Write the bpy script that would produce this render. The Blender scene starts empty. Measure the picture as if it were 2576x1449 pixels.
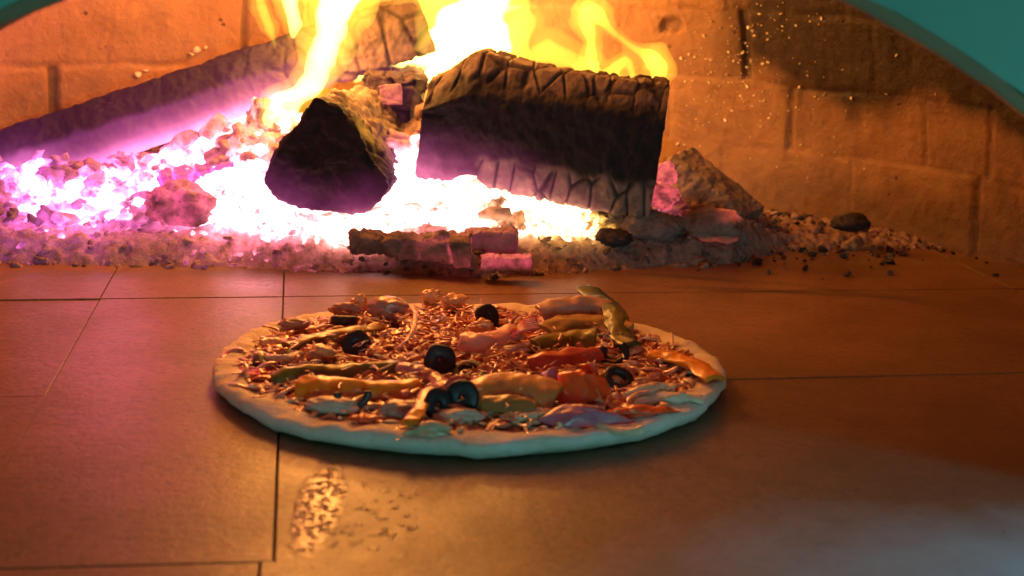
import bpy, bmesh, math, random
import numpy as np
from mathutils import Vector, Matrix, noise
random.seed(7); np.random.seed(7)
S = bpy.context.scene
COL = S.collection
rad = math.radians

# ------------------------------------------------------------------ camera
FPX, W2, H2 = 3200.0, 1288.0, 724.5
CAM_H, PITCH, ROLL = 0.26, rad(14.42), 0.033
cam = bpy.data.objects.new('camera', bpy.data.cameras.new('camera')); COL.objects.link(cam)
cam.data.sensor_width = 36; cam.data.lens = 36 * FPX / 2576
cam.data.clip_start = 0.02; cam.data.clip_end = 50
CM = Matrix.Rotation(rad(90) - PITCH, 4, 'X') @ Matrix.Rotation(ROLL, 4, 'Z')
CM.translation = Vector((0, 0, CAM_H)); cam.matrix_world = CM
S.camera = cam
cam.data.dof.use_dof = True; cam.data.dof.focus_distance = 0.95; cam.data.dof.aperture_fstop = 9.0
CR = CM.to_3x3(); CO = Vector((0, 0, CAM_H))
# ------------------------------------------------------------------ world, lamps, exposure
w = bpy.data.worlds.new('World'); S.world = w; w.use_nodes = True
w.node_tree.nodes['Background'].inputs[0].default_value = (0.22, 0.5, 0.66, 1)
w.node_tree.nodes['Background'].inputs[1].default_value = 0.10
S.view_settings.view_transform = 'Standard'; S.view_settings.look = 'None'
S.view_settings.exposure = 0; S.view_settings.gamma = 1
S.view_settings.use_curve_mapping = False
def ray(px, py):
    return (CR @ Vector(((px - W2) / FPX, -(py - H2) / FPX, -1))).normalized()
def atz(px, py, z=0.0):
    d = ray(px, py); return CO + d * ((z - CAM_H) / d.z)
def aty(px, py, y):
    d = ray(px, py); return CO + d * (y / d.y)
def lamp(name, kind, loc, energy, color, size, target=None):
    l = bpy.data.lights.new(name, kind); l.energy = energy; l.color = color
    if kind == 'AREA': l.shape = 'DISK'; l.size = size
    else: l.shadow_soft_size = size
    o = bpy.data.objects.new(name, l); COL.objects.link(o); o.location = loc
    if target is not None:
        o.rotation_euler = (Vector(target) - Vector(loc)).to_track_quat('-Z', 'Y').to_euler()
    return o
FIRE = (1.0, 0.37, 0.075)
lamp('fire_lamp', 'POINT', aty(800, 90, 1.20), 1.9, FIRE, 0.035)
lamp('fire_lamp', 'POINT', aty(1190, 30, 1.31), 2.4, FIRE, 0.05)
lamp('fire_lamp', 'POINT', aty(1540, 165, 1.24), .38, FIRE, 0.03)
lamp('fire_lamp', 'POINT', (-0.16, 1.17, 0.35), 5.6, FIRE, 0.07)
lamp('ember_lamp', 'POINT', (-0.36, 1.12, 0.14), 0.36, (1.0, 0.14, 0.26), 0.06)
lamp('cool_room_lamp', 'AREA', (0.40, -1.5, 0.17), 10.0, (0.18, 0.80, 0.82), 0.4, (0.05, 0.7, 0.0))
sp = lamp('cool_room_spot', 'SPOT', (0.95, -0.35, 1.10), 85.0, (0.12, 0.64, 0.92), 0.12, (0.34, 0.42, 0.0))
sp.data.spot_size = rad(19); sp.data.spot_blend = 1.0
C = S.cycles
C.use_denoising = True; C.sample_clamp_indirect = 4.0; C.max_bounces = 8; C.volume_bounces = 0
C.transparent_max_bounces = 12; C.caustics_reflective = False; C.caustics_refractive = False

# ------------------------------------------------------------------ helpers
def tag(o, label=None, cat=None, group=None, kind=None):
    if label: o['label'] = label
    if cat: o['category'] = cat
    if group: o['group'] = group
    if kind: o['kind'] = kind
    return o
def empty(name, loc, label=None, cat=None, group=None):
    o = bpy.data.objects.new(name, None); COL.objects.link(o); o.location = loc; o.empty_display_size = .02
    return tag(o, label, cat, group)
def mesh(name, V, F, mat, parent=None, smooth=True, attrs=None):
    me = bpy.data.meshes.new(name)
    V = [tuple(v) for v in V]
    me.from_pydata(V, [], [tuple(f) for f in F]); me.update()
    if smooth: me.polygons.foreach_set('use_smooth', [True] * len(me.polygons))
    if attrs:
        for k, a in attrs.items():
            if len(a) and hasattr(a[0], '__len__'):
                at = me.attributes.new(k, 'FLOAT_COLOR', 'POINT')
                at.data.foreach_set('color', [c for q in a for c in (q[0], q[1], q[2], 1.0)])
            else:
                at = me.attributes.new(k, 'FLOAT', 'POINT'); at.data.foreach_set('value', list(a))
    o = bpy.data.objects.new(name, me); COL.objects.link(o); me.materials.append(mat)
    if parent is not None:
        o.parent = parent
        o.matrix_parent_inverse = Matrix.Translation(parent.location).inverted()
    return o
def sstep(a, b, x):
    t = min(1, max(0, (x - a) / (b - a))); return t * t * (3 - 2 * t)
def nz(p, f=1.0, o=3):
    return noise.fractal(Vector(p) * f, 0.7, 2.0, o)
def cells(p):
    d = noise.voronoi(p)[0]; return d[1] - d[0]

# ------------------------------------------------------------------ materials
class N:
    def __init__(s, name):
        s.m = bpy.data.materials.new(name); s.m.use_nodes = True; s.t = s.m.node_tree
        s.b = s.t.nodes['Principled BSDF']; s.tc = s.t.nodes.new('ShaderNodeTexCoord').outputs['Object']
    def n(s, typ, **kw):
        x = s.t.nodes.new(typ)
        for k, v in kw.items(): setattr(x, k, v)
        return x
    def lk(s, a, b): s.t.links.new(a, b)
    def set(s, sock, v):
        if hasattr(v, 'is_linked') or hasattr(v, 'links'): s.lk(v, sock)
        else: sock.default_value = v
    def noise(s, scale, detail=4, rough=.6, vec=None, dist=0):
        x = s.n('ShaderNodeTexNoise'); x.inputs['Scale'].default_value = scale
        x.inputs['Detail'].default_value = detail; x.inputs['Roughness'].default_value = rough
        x.inputs['Distortion'].default_value = dist
        s.lk(vec or s.tc, x.inputs['Vector']); return x.outputs['Fac']
    def voro(s, scale, feature='F1', vec=None):
        x = s.n('ShaderNodeTexVoronoi'); x.feature = feature; x.inputs['Scale'].default_value = scale
        s.lk(vec or s.tc, x.inputs['Vector']); return x.outputs['Distance']
    def ramp(s, fac, stops):
        x = s.n('ShaderNodeValToRGB'); e = x.color_ramp.elements
        while len(e) < len(stops): e.new(.5)
        for el, (p, c) in zip(e, stops):
            el.position = p; el.color = (c, c, c, 1) if not hasattr(c, '__len__') else (*c[:3], 1)
        s.lk(fac, x.inputs[0]); return x.outputs[0]
    def mix(s, f, a, b, blend='MIX'):
        x = s.n('ShaderNodeMix'); x.data_type = 'RGBA'; x.blend_type = blend
        s.set(x.inputs[0], f)
        for k, v in ((6, a), (7, b)):
            if hasattr(v, '__len__') and not hasattr(v, 'links'): v = (*v[:3], 1)
            s.set(x.inputs[k], v)
        return x.outputs[2]
    def math(s, op, a, b=0.0, c=None):
        x = s.n('ShaderNodeMath', operation=op); s.set(x.inputs[0], a); s.set(x.inputs[1], b)
        if c is not None: s.set(x.inputs[2], c)
        return x.outputs[0]
    def bump(s, h, strength=.5, dist=.001, prev=None):
        x = s.n('ShaderNodeBump'); x.inputs['Strength'].default_value = strength; x.inputs['Distance'].default_value = dist
        s.lk(h, x.inputs['Height'])
        if prev: s.lk(prev, x.inputs['Normal'])
        return x.outputs[0]
    def attr(s, name, out='Fac'):
        x = s.n('ShaderNodeAttribute'); x.attribute_name = name; return x.outputs[out]
    def blob(s, cx, cy, rx, ry, ang=0, soft=.35, wob=.25, wscale=40):
        """soft ellipse mask in object x,y with a ragged edge"""
        mp = s.n('ShaderNodeMapping'); mp.vector_type = 'TEXTURE'
        mp.inputs['Location'].default_value = (cx, cy, 0); mp.inputs['Rotation'].default_value = (0, 0, ang)
        mp.inputs['Scale'].default_value = (rx, ry, 1e3); s.lk(s.tc, mp.inputs['Vector'])
        ln = s.n('ShaderNodeVectorMath', operation='LENGTH'); s.lk(mp.outputs[0], ln.inputs[0])
        f = s.math('ADD', ln.outputs['Value'], s.math('MULTIPLY', s.math('SUBTRACT', s.noise(wscale, 4, .7), .5), wob * 4))
        return s.ramp(f, [(1 - soft if soft < 1 else 0, 1), (1.0, 0)])
    def done(s, color=None, rough=None, normal=None, spec=None, **kw):
        if color is not None: s.set(s.b.inputs['Base Color'], color if hasattr(color, 'links') else (*color[:3], 1))
        if rough is not None: s.set(s.b.inputs['Roughness'], rough)
        if normal is not None: s.lk(normal, s.b.inputs['Normal'])
        if spec is not None: s.set(s.b.inputs['Specular IOR Level'], spec)
        for k, v in kw.items(): s.set(s.b.inputs[k], v)
        return s.m

def food(name, c1, c2, rough=.3, scale=60, bump=.4, dist=.0012, sss=.15, coat=.4, bscale=220):
    coat *= .5; rough += .08
    a = N(name)
    col = a.mix(a.ramp(a.noise(scale, 4), [(.35, 0), (.65, 1)]), c1, c2)
    col = a.mix(a.ramp(a.noise(scale * 2.3, 4), [(.55, 0), (.72, .55)]), col, [x * .55 for x in c1])
    nrm = a.bump(a.noise(bscale, 4, .65), bump, dist)
    m = a.done(col, rough, nrm, **{'Subsurface Weight': sss, 'Subsurface Scale': .004, 'Coat Weight': coat, 'Coat Roughness': .12})
    return m

# oven floor: fired terracotta tile, worn, with soot drags and a glazed spill
def floor_mat():
    a = N('oven_floor_tile')
    at = lambda px, py: atz(px, py)
    big = a.noise(7, 5, .6); fine = a.noise(160, 5, .7); mid = a.noise(38, 4, .6)
    col = a.mix(a.ramp(big, [(.3, 0), (.7, 1)]), (.29, .148, .066), (.165, .086, .042))
    col = a.mix(a.ramp(mid, [(.5, 0), (.75, .4)]), col, (.27, .13, .07))
    col = a.mix(a.ramp(fine, [(.34, .75), (.50, 0)]), col, (.10, .055, .035))
    col = a.mix(a.ramp(a.noise(420, 3, .7), [(.56, 0), (.72, .45)]), col, (.50, .30, .17))
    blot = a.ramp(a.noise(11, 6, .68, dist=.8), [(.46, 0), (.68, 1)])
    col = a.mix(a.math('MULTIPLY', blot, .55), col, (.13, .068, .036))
    flour = a.ramp(a.noise(17, 6, .75, dist=1.5), [(.60, 0), (.74, .22)])
    col = a.mix(flour, col, (.55, .42, .30))
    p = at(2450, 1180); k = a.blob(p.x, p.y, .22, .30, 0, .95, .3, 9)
    col = a.mix(a.math('MULTIPLY', k, .6), col, (.10, .055, .03))  # firelight falloff painted in: large darker patch on the right
    p = at(2300, 1390); k = a.blob(p.x + .07, p.y - .02, .26, .095, .1, 1.0, .22, 12)
    col = a.mix(a.math('MULTIPLY', k, .8), col, (.34, .42, .44))  # cool light pool painted as blue-grey in the near right corner
    spots = a.ramp(a.voro(95), [(.06, 1), (.10, 0)])
    gate = a.ramp(a.noise(22, 3), [(.58, 0), (.64, 1)])
    col = a.mix(a.math('MULTIPLY', spots, gate), col, (.05, .035, .03))
    # soot drags to the right of the fire
    for (x0, y0, x1, y1, wd, st) in ((1480, 680, 2100, 725, .006, .8), (1560, 716, 2380, 752, .007, .9), (1880, 700, 2420, 775, .006, .7), (1500, 655, 2200, 650, .02, .45)):
        p, q = at(x0, y0), at(x1, y1); c = (p + q) / 2; d = q - p
        k = a.blob(c.x, c.y, d.length / 2, wd * 1.5, math.atan2(d.y, d.x), .95, .35, 30)
        col = a.mix(a.math('MULTIPLY', k, st), col, (.07, .04, .03))
    # ash dust next to the fire
    p, q = at(-300, 712), at(1500, 680)
    k = a.blob((p.x + q.x) / 2, (p.y + q.y) / 2 + .012, (q - p).length / 2, .035, math.atan2(q.y - p.y, q.x - p.x), .9, .3, 50)
    col = a.mix(a.math('MULTIPLY', k, .75), col, (.10, .07, .06))
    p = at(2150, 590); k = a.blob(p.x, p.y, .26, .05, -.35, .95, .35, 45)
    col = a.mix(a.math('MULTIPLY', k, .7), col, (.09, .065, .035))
    # glazed patch in front of the pizza
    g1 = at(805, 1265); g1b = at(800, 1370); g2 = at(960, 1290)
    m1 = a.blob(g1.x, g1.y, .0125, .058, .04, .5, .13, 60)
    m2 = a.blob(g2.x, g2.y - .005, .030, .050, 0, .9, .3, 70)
    grains = a.ramp(a.voro(260), [(.0, 1), (.55, 0)])
    gate2 = a.ramp(a.noise(120, 3, .6), [(.57, 0), (.64, 1)])
    m2g = a.math('MULTIPLY', m2, gate2)
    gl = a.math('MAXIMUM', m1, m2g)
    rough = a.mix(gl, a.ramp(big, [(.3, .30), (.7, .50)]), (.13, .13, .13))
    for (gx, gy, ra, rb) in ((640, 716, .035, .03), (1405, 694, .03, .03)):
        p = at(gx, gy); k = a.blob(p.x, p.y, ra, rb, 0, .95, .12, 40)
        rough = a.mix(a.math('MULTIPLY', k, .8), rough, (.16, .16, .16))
    col = a.mix(a.math('MULTIPLY', m1, .5), col, (.95, .62, .24))  # golden glint of the fire painted into the glaze colour
    n1 = a.bump(a.math('MULTIPLY_ADD', fine, 1.2, mid), .35, .0010)
    h = a.math('MULTIPLY', gl, a.math('ADD', grains, a.noise(150, 3)))
    n2 = a.bump(h, .7, .0020, n1)
    return a.done(col, rough, n2, spec=a.math('MULTIPLY_ADD', gl, .58, .42))
def landing_mat():
    a = N('landing_stone')
    col = a.mix(a.ramp(a.noise(9, 5), [(.3, 0), (.7, 1)]), (.30, .17, .09), (.20, .11, .06))
    p = atz(2350, 1420)
    k = a.blob(p.x, p.y, .22, .05, .2, .95, .3, 18)
    col = a.mix(a.math('MULTIPLY', k, .75), col, (.50, .55, .56))
    streak = a.ramp(a.noise(26, 5, .75, dist=2.5), [(.60, 0), (.68, 1)])
    col = a.mix(a.math('MULTIPLY', a.math('MULTIPLY', streak, k), .5), col, (.75, .78, .78))
    dots = a.math('MULTIPLY', a.ramp(a.voro(120), [(.12, 1), (.18, 0)]), a.ramp(a.noise(30), [(.52, 0), (.6, 1)]))
    col = a.mix(a.math('MULTIPLY', dots, .8), col, (.75, .7, .66))
    return a.done(col, .55, a.bump(a.noise(190, 5, .7), .4, .001))
def wall_mat():
    a = N('dome_firebrick')
    big = a.noise(6, 5, .6); mid = a.noise(30, 5, .6); fine = a.noise(170, 4, .7)
    col = a.mix(a.ramp(big, [(.3, 0), (.7, 1)]), (.46, .24, .13), (.33, .165, .09))
    col = a.mix(a.ramp(mid, [(.52, 0), (.75, .6)]), col, (.32, .18, .11))
    br = a.attr('brick'); col = a.mix(a.ramp(br, [(0, .0), (1, .45)]), col, (.30, .16, .10))
    col = a.mix(a.ramp(a.attr('groove'), [(.25, 0), (1, .85)]), col, (.10, .06, .045))
    col = a.mix(a.ramp(a.noise(13, 6, .72, dist=.7), [(.50, 0), (.70, .6)]), col, (.16, .085, .055))
    pits = a.math('MULTIPLY', a.ramp(a.voro(60), [(.09, 1), (.16, 0)]), a.ramp(a.noise(14, 3), [(.57, 0), (.63, 1)]))
    col = a.mix(a.math('MULTIPLY', pits, .8), col, (.12, .06, .045))
    col = a.mix(a.math('MULTIPLY', a.attr('brick_tone'), .93), col, (.014, .010, .010))
    n1 = a.bump(a.math('MULTIPLY_ADD', fine, .6, mid), .8, .0030)
    n1 = a.bump(a.math('MULTIPLY', pits, -1.0), .6, .003, n1)
    return a.done(col, .62, n1, spec=.3)
def char_mat(name='charred_wood'):
    a = N(name)
    pt = a.noise(45, 5, .7); fn = a.noise(260, 5, .7)
    ash = a.math('MULTIPLY', a.attr('ash'), a.ramp(pt, [(.30, .35), (.6, 1)]))
    col = a.mix(ash, a.mix(fn, (.010, .008, .009), (.035, .026, .027)), a.mix(fn, (.26, .165, .125), (.42, .30, .235)))
    nrm = a.bump(fn, .8, .0012, a.bump(pt, .5, .003))
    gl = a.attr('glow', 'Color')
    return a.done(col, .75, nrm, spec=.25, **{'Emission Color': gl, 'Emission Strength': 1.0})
def ember_mat():
    a = N('ember')
    fn = a.noise(240, 5, .7); pt = a.noise(70, 4, .7)
    col = a.mix(a.ramp(pt, [(.3, 0), (.7, 1)]), (.22, .135, .115), (.44, .30, .265))
    col = a.mix(a.attr('ash'), a.mix(fn, (.03, .022, .02), (.07, .05, .045)), col)
    crk = a.ramp(a.noise(120, 4, .65), [(.30, .12), (.50, .75), (.72, 1.25)])
    em = a.mix(1.0, a.attr('glow', 'Color'), crk, 'MULTIPLY')
    return a.done(col, .8, a.bump(fn, 1, .002, a.bump(pt, .8, .004)), spec=.15, **{'Emission Color': em, 'Emission Strength': 1.0})
def flame_mat(name, k, col=(1.0, .62, .05)):
    m = bpy.data.materials.new(name); m.use_nodes = True; t = m.node_tree
    t.nodes.remove(t.nodes['Principled BSDF']); e = t.nodes.new('ShaderNodeEmission')
    e.inputs[0].default_value = (*col, 1); e.inputs[1].default_value = k
    t.links.new(e.outputs[0], t.nodes['Material Output'].inputs['Volume']); return m
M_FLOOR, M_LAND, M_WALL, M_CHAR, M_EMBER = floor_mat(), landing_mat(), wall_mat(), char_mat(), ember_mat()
def plaster():
    a = N('mouth_plaster')
    col = a.mix(a.ramp(a.noise(8, 5), [(.3, 0), (.7, 1)]), (.30, .54, .40), (.22, .42, .32))
    return a.done(col, .8, a.bump(a.noise(90, 5, .7), .4, .002))
def brick_tone():
    a = N('arch_brick')
    col = a.mix(a.noise(25, 5), (.34, .19, .10), (.46, .27, .15))  # plain warm brick, pale enough to bounce firelight
    return a.done(col, .85, a.bump(a.noise(80, 5, .7), .6, .003))
def simple(name, c, r=.9):
    a = N(name); return a.done(a.mix(a.noise(60), c, [x * .7 for x in c]), r)
M_PLAST, M_ARCH, M_GROUT = plaster(), brick_tone(), simple('dark_grout', (.085, .05, .035))

# ------------------------------------------------------------------ floor tiles
vp = ray(743, -117); yaw = math.atan2(vp.x, vp.y)           # the long joints run this way
U = Vector((math.cos(yaw), -math.sin(yaw), 0)); Wd = Vector((math.sin(yaw), math.cos(yaw), 0))
def uv(p): return p.dot(U), p.dot(Wd)
u1 = uv(atz(704, 990))[0]; u2 = uv(atz(118, 985))[0]
v1 = uv(atz(1100, 1403))[1]; v2 = uv(atz(1100, 970))[1]; v3 = uv(atz(1100, 742))[1]
dv = v3 - v2
fa, fb = uv(atz(380, 1421)), uv(atz(1600, 1389)); FS = (fb[1] - fa[1]) / (fb[0] - fa[0]); FU = uv(atz(1100, 1403))[0]
def slab(V, F, ua, ub, va, vb, zt, g=.0009, bev=.0012, zb=-.03, front=False, back=False, gv=None):
    gv = g if gv is None else gv
    ua += g; ub -= g; va += gv; vb -= gv; b = len(V)
    for (i, z) in ((0, zb), (0, zt - bev), (bev, zt)):
        for q_, (uu, vv) in enumerate(((ua + i, va + i), (ub - i, va + i), (ub - i, vb - i), (ua + i, vb - i))):
            if front and q_ < 2: vv += FS * (uu - FU)
            if back and q_ > 1: vv += FS * (uu - FU)
            p = U * uu + Wd * vv; V.append((p.x, p.y, z))
    for k in (0, 4):
        for j in range(4): F.append((b + k + j, b + k + (j + 1) % 4, b + k + 4 + (j + 1) % 4, b + k + 4 + j))
    F.append((b + 8, b + 9, b + 10, b + 11)); F.append((b + 3, b + 2, b + 1, b))
V, F = [], []
us = [u2 - .6, u2 - .29, u2, u1, u1 + .62, u1 + 1.2]
vs = [v1, v2, v3, v3 + dv, v3 + 2 * dv, v3 + 3 * dv]
rz = random.Random(3)
for i in range(len(us) - 1):
    for j in range(len(vs) - 1):
        slab(V, F, us[i], us[i + 1], vs[j], vs[j + 1], rz.uniform(-.0009, .0004), g=.0005 if i in (2, 3) else .0002, gv=.00012, bev=.0004, front=(j == 0))
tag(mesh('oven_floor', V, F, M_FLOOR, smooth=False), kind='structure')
V, F = [], []
xs = [u2 - .6, u1 - .006, u1 + .95]
for i in range(2): slab(V, F, xs[i], xs[i + 1], v1 - .75, v1, .0002 + .0004 * i, g=.0004, bev=.0005, back=True)
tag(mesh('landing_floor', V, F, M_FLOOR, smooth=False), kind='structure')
mesh_g = mesh('ground', [(-1.5, -1.2, -.0026), (1.5, -1.2, -.0026), (1.5, 2.2, -.0026), (-1.5, 2.2, -.0026)], [(0, 1, 2, 3)], M_GROUT, smooth=False)
tag(mesh_g, kind='structure')

# ------------------------------------------------------------------ dome wall
WC, WR, WHT = Vector((-.05, .85, 0)), .60, .56
def wall_r(z): return WR * math.sqrt(max(0.0, 1 - (z / WHT) ** 2))
def wall_hit(px, py):
    d = ray(px, py); t0, t1 = .6, 2.2
    f = lambda t: (lambda p: math.hypot(p.x - WC.x, p.y - WC.y) - wall_r(max(0, p.z)))(CO + d * t)
    for _ in range(50):
        t = (t0 + t1) / 2
        if f(t) < 0: t0 = t
        else: t1 = t
    p = CO + d * t0
    return p
def wall_th(px, py):
    p = wall_hit(px, py); return math.atan2(p.y - WC.y, p.x - WC.x)
zj = [0.0, wall_hit(1710, 352).z, wall_hit(1710, 192).z, wall_hit(1710, 22).z]
hh = zj[2] - zj[1]
while zj[-1] < .5: zj.append(zj[-1] + hh)
step = .140 / WR
joints = {0: [wall_th(2460, 520)], 1: [wall_th(1992, 260), wall_th(2330, 330), wall_th(2492, 340), wall_th(136, 240)],
          2: [wall_th(1876, 110), wall_th(612, 60), wall_th(282, 60)]}
deep = [(wall_th(1876, 110), 2, 1.0), (wall_th(136, 240), 1, 1.0), (wall_th(612, 60), 2, .75), (wall_th(1992, 260), 1, .5), (wall_th(2492, 340), 1, .45), (wall_th(2460, 520), 0, .5)]
TH0, TH1 = -.42, math.pi + .42
rj = random.Random(11)
for c in range(len(zj) - 1):
    js = sorted(joints.get(c, [rj.uniform(1, 1.2)]))
    out = list(js); t = js[-1]
    while t < TH1: t += step * rj.uniform(.95, 1.05); out.append(t)
    t = js[0]
    while t > TH0: t -= step * rj.uniform(.95, 1.05); out.insert(0, t)
    full = [out[0]]
    for q in out[1:]:
        g = q - full[-1]; n = max(1, round(g / step))
        b0 = full[-1]
        for k in range(1, n + 1): full.append(b0 + g * k / n)
    joints[c] = full
NT, NZ = 1100, 230
ths = np.linspace(TH0, TH1, NT); zs = np.linspace(-.01, .558, NZ)
V, F, GR, BR, DK = [], [], [], [], []
brickval = {}
pit = wall_hit(1690, 64)
import bisect
for iz, z in enumerate(zs):
    for it, th in enumerate(ths):
        p = Vector((math.cos(th), math.sin(th), z))
        wob = .0035 * nz(p, 9, 2); wob2 = .0035 * nz(p + Vector((7, 1, 2)), 12, 2)
        zz = z + wob; tt = th + wob2 / WR
        c = max(0, min(len(zj) - 2, bisect.bisect(zj, zz) - 1))
        dz = min(abs(zz - zj[c]), abs(zj[c + 1] - zz)); zc = zj[c] if abs(zz - zj[c]) < abs(zj[c + 1] - zz) else zj[c + 1]
        J = joints[c]; k = max(1, min(len(J) - 1, bisect.bisect(J, tt)))
        e0, e1 = abs(tt - J[k - 1]), abs(J[k] - tt); dt = min(e0, e1) * WR; jj = J[k - 1] if e0 < e1 else J[k]
        key = (c, k); v = brickval.setdefault(key, rj.random())
        sv = .16
        for (a, cc, s_) in deep:
            if cc == c and abs(a - jj) < 1e-6: sv = s_
        sh = .15 + .85 * sstep(-.15, .45, nz(Vector((math.cos(th) * 3, math.sin(th) * 3, zc * 40)), 1.6, 2)) 
        gv = sv * (1 - sstep(.0012 + .0022 * sv, .0035 + .0035 * sv, dt)); gz = .5 * sh * (1 - sstep(.001, .005, dz))
        g = max(gv, gz)
        pd = (Vector((WC.x + wall_r(max(0, z)) * math.cos(th), WC.y + wall_r(max(0, z)) * math.sin(th), z)) - pit); pk_ = math.sqrt((pd.x / .0125) ** 2 + (pd.z / .0095) ** 2) + .5 * nz(p, 60, 2)
        dent = .006 * (1 - sstep(.6, 1.0, pk_)); g = max(g, .55 * (1 - sstep(.6, .9, pk_)))
        r = wall_r(max(0, z)) + g * .0045 + (v - .5) * .002 + .0012 * nz(p, 25, 3) + dent
        V.append((WC.x + r * math.cos(th), WC.y + r * math.sin(th), z)); GR.append(g); BR.append(v)
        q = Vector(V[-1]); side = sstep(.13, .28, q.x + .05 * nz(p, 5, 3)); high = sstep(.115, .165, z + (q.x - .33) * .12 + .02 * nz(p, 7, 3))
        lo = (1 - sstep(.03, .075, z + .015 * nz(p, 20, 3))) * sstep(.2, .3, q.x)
        DK.append(min(1, side * high * .95 + .30 * sstep(.06, .40, q.x) + .35 * lo ))  # darkens the brick to the right, most at upper right
for iz in range(NZ - 1):
    for it in range(NT - 1):
        a = iz * NT + it; F.append((a + 1, a, a + NT, a + NT + 1))
wall = empty('oven_wall', WC, 'curved firebrick back wall of the oven, orange brown with darker upper right', 'wall')
mesh('brick_lining', V, F, M_WALL, wall, attrs={'groove': GR, 'brick': BR, 'brick_tone': DK})
# pitted hole in one brick near the right flame
# ------------------------------------------------------------------ mouth arch
YF, YB = .56, .570
P1, P2, P3 = aty(2100, 0, YF), aty(2576, 283, YF), aty(135, 0, YF)
def circ(a, b, c):
    A = np.array([[2 * a.x, 2 * a.z, 1], [2 * b.x, 2 * b.z, 1], [2 * c.x, 2 * c.z, 1]])
    r = np.linalg.solve(A, np.array([a.x**2 + a.z**2, b.x**2 + b.z**2, c.x**2 + c.z**2]))
    return r[0], r[1], math.sqrt(r[2] + r[0]**2 + r[1]**2)
ax, az, ar = circ(P1, P2, P3)
arch = empty('oven_mouth_arch', (ax, YF, 0), 'plastered arch of the oven mouth, teal grey in the top corners of the picture', 'arch')
n = 96; a0 = math.asin(min(1, max(-1, (0 - az) / ar)))
angs = [a0 + (math.pi - 2 * a0) * i / n for i in range(n + 1)]
V, F = [], []
for i, a in enumerate(angs):
    w_ = .0012 * nz((a * 5, 0, 0), 2); r = ar + w_
    x, z = ax + r * math.cos(a), az + r * math.sin(a)
    ox, oz = ax + 1.25 * math.cos(a), max(0, z + .0) + .55 * max(.0, math.sin(a))
    V += [(ax + (r + .006) * math.cos(a), YF, az + (r + .006) * math.sin(a)), (ox * 1.0, YF, oz + .3)]
for i in range(n): b = i * 2; F.append((b, b + 1, b + 3, b + 2))
mesh('plaster_face', V, F, M_PLAST, arch)
V, F = [], []
NN = 14
for i, a in enumerate(angs):
    for j in range(NN + 1):
        y = YF + .0 + (YB - YF) * j / NN
        rr = ar + (.006 if j == 0 else .0015 if j == 1 else 0) + .002 * nz((a * 6, y * 30, 0), 1.5)
        V.append((ax + rr * math.cos(a), y + (0 if j else 0), az + rr * math.sin(a)))
    V.append((ax + 1.2 * math.cos(a), YB, az + 1.2 * abs(math.sin(a)) + .2))
st = NN + 2
for i in range(n):
    for j in range(NN + 1):
        b = i * st + j; F.append((b, b + st, b + st + 1, b + 1))
mesh('brick_intrados', V, F, M_ARCH, arch)

# ------------------------------------------------------------------ heat of the ember bed
HOT = []   # centre, radius, strength, tint 0 magenta .5 pink 1 yellow
def hot(px, py, y, r, s, t): HOT.append((aty(px, py, y), r, s, t))
for h in ((20, 455, 1.16, .040, 1.2, .0), (95, 440, 1.17, .022, 1.0, .0), (150, 520, 1.12, .035, .9, .05), (215, 480, 1.14, .035, .95, .1), (300, 510, 1.12, .028, .7, .1),
          (430, 450, 1.16, .040, 1.1, .25), (520, 400, 1.20, .045, 1.15, .4), (480, 530, 1.12, .035, 1.0, .3), (560, 480, 1.14, .045, 1.3, .45), (640, 520, 1.11, .045, 1.4, .5),
          (640, 350, 1.22, .035, .9, .6), (700, 280, 1.23, .05, 1.5, .75), (730, 540, 1.10, .03, 1.1, .5), (860, 570, 1.085, .028, 1.5, .7), (930, 545, 1.09, .026, 1.3, .7),
          (1010, 470, 1.13, .040, 1.6, .6), (1010, 400, 1.15, .025, 1.3, .4), (1090, 470, 1.15, .035, 1.6, .7), (1170, 510, 1.14, .045, 1.7, .75), (1260, 520, 1.14, .04, 1.5, .85),
          (1340, 545, 1.13, .036, 1.25, .95), (1420, 555, 1.13, .030, .95, 1.0), (1490, 565, 1.13, .022, .7, 1.0), (1670, 470, 1.20, .030, .42, .5), (1672, 500, 1.19, .02, .45, .5),
          (1120, 545, 1.11, .03, .8, .6), (350, 380, 1.20, .035, .45, .2), (250, 570, 1.08, .03, .35, .2), (60, 560, 1.09, .05, .42, .1), (120, 610, 1.065, .05, .20, .25), (330, 600, 1.065, .05, .22, .35), (560, 600, 1.07, .05, .25, .45), (760, 600, 1.065, .045, .24, .5), (950, 590, 1.065, .04, .24, .5), (1250, 575, 1.09, .04, .3, .6), (1480, 590, 1.10, .03, .25, .8), (1060, 180, 1.28, .05, 1.3, .9), (900, 180, 1.27, .04, 1.0, .9)):
    hot(*h)
def heat(p):
    s = 0; tw = 0; ts = 0
    for c, r, st_, t in HOT:
        d2 = (p - c).length_squared / (r * r)
        if d2 < 9:
            k = st_ * math.exp(-d2); s += k; tw += k * t; ts += k
    return s, (tw / ts if ts > 1e-6 else .5)
def glowcol(h, t, gain=1.0):
    if h < .12: return (0, 0, 0)
    a = (h - .12)
    mg, pk, yl = (1, .13, .80), (1, .17, .26), (1, .48, .06)
    c = [mg[i] * (1 - 2 * t) + pk[i] * 2 * t for i in range(3)] if t < .5 else [pk[i] * (2 - 2 * t) + yl[i] * (2 * t - 1) for i in range(3)]
    k = gain * (a * .85 + 3.0 * a ** 3)
    wmix = sstep(.6, 1.5, h) * .30
    k = min(k, 6)
    return tuple(k * (c[i] * (1 - wmix) + wmix) for i in range(3))

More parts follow.
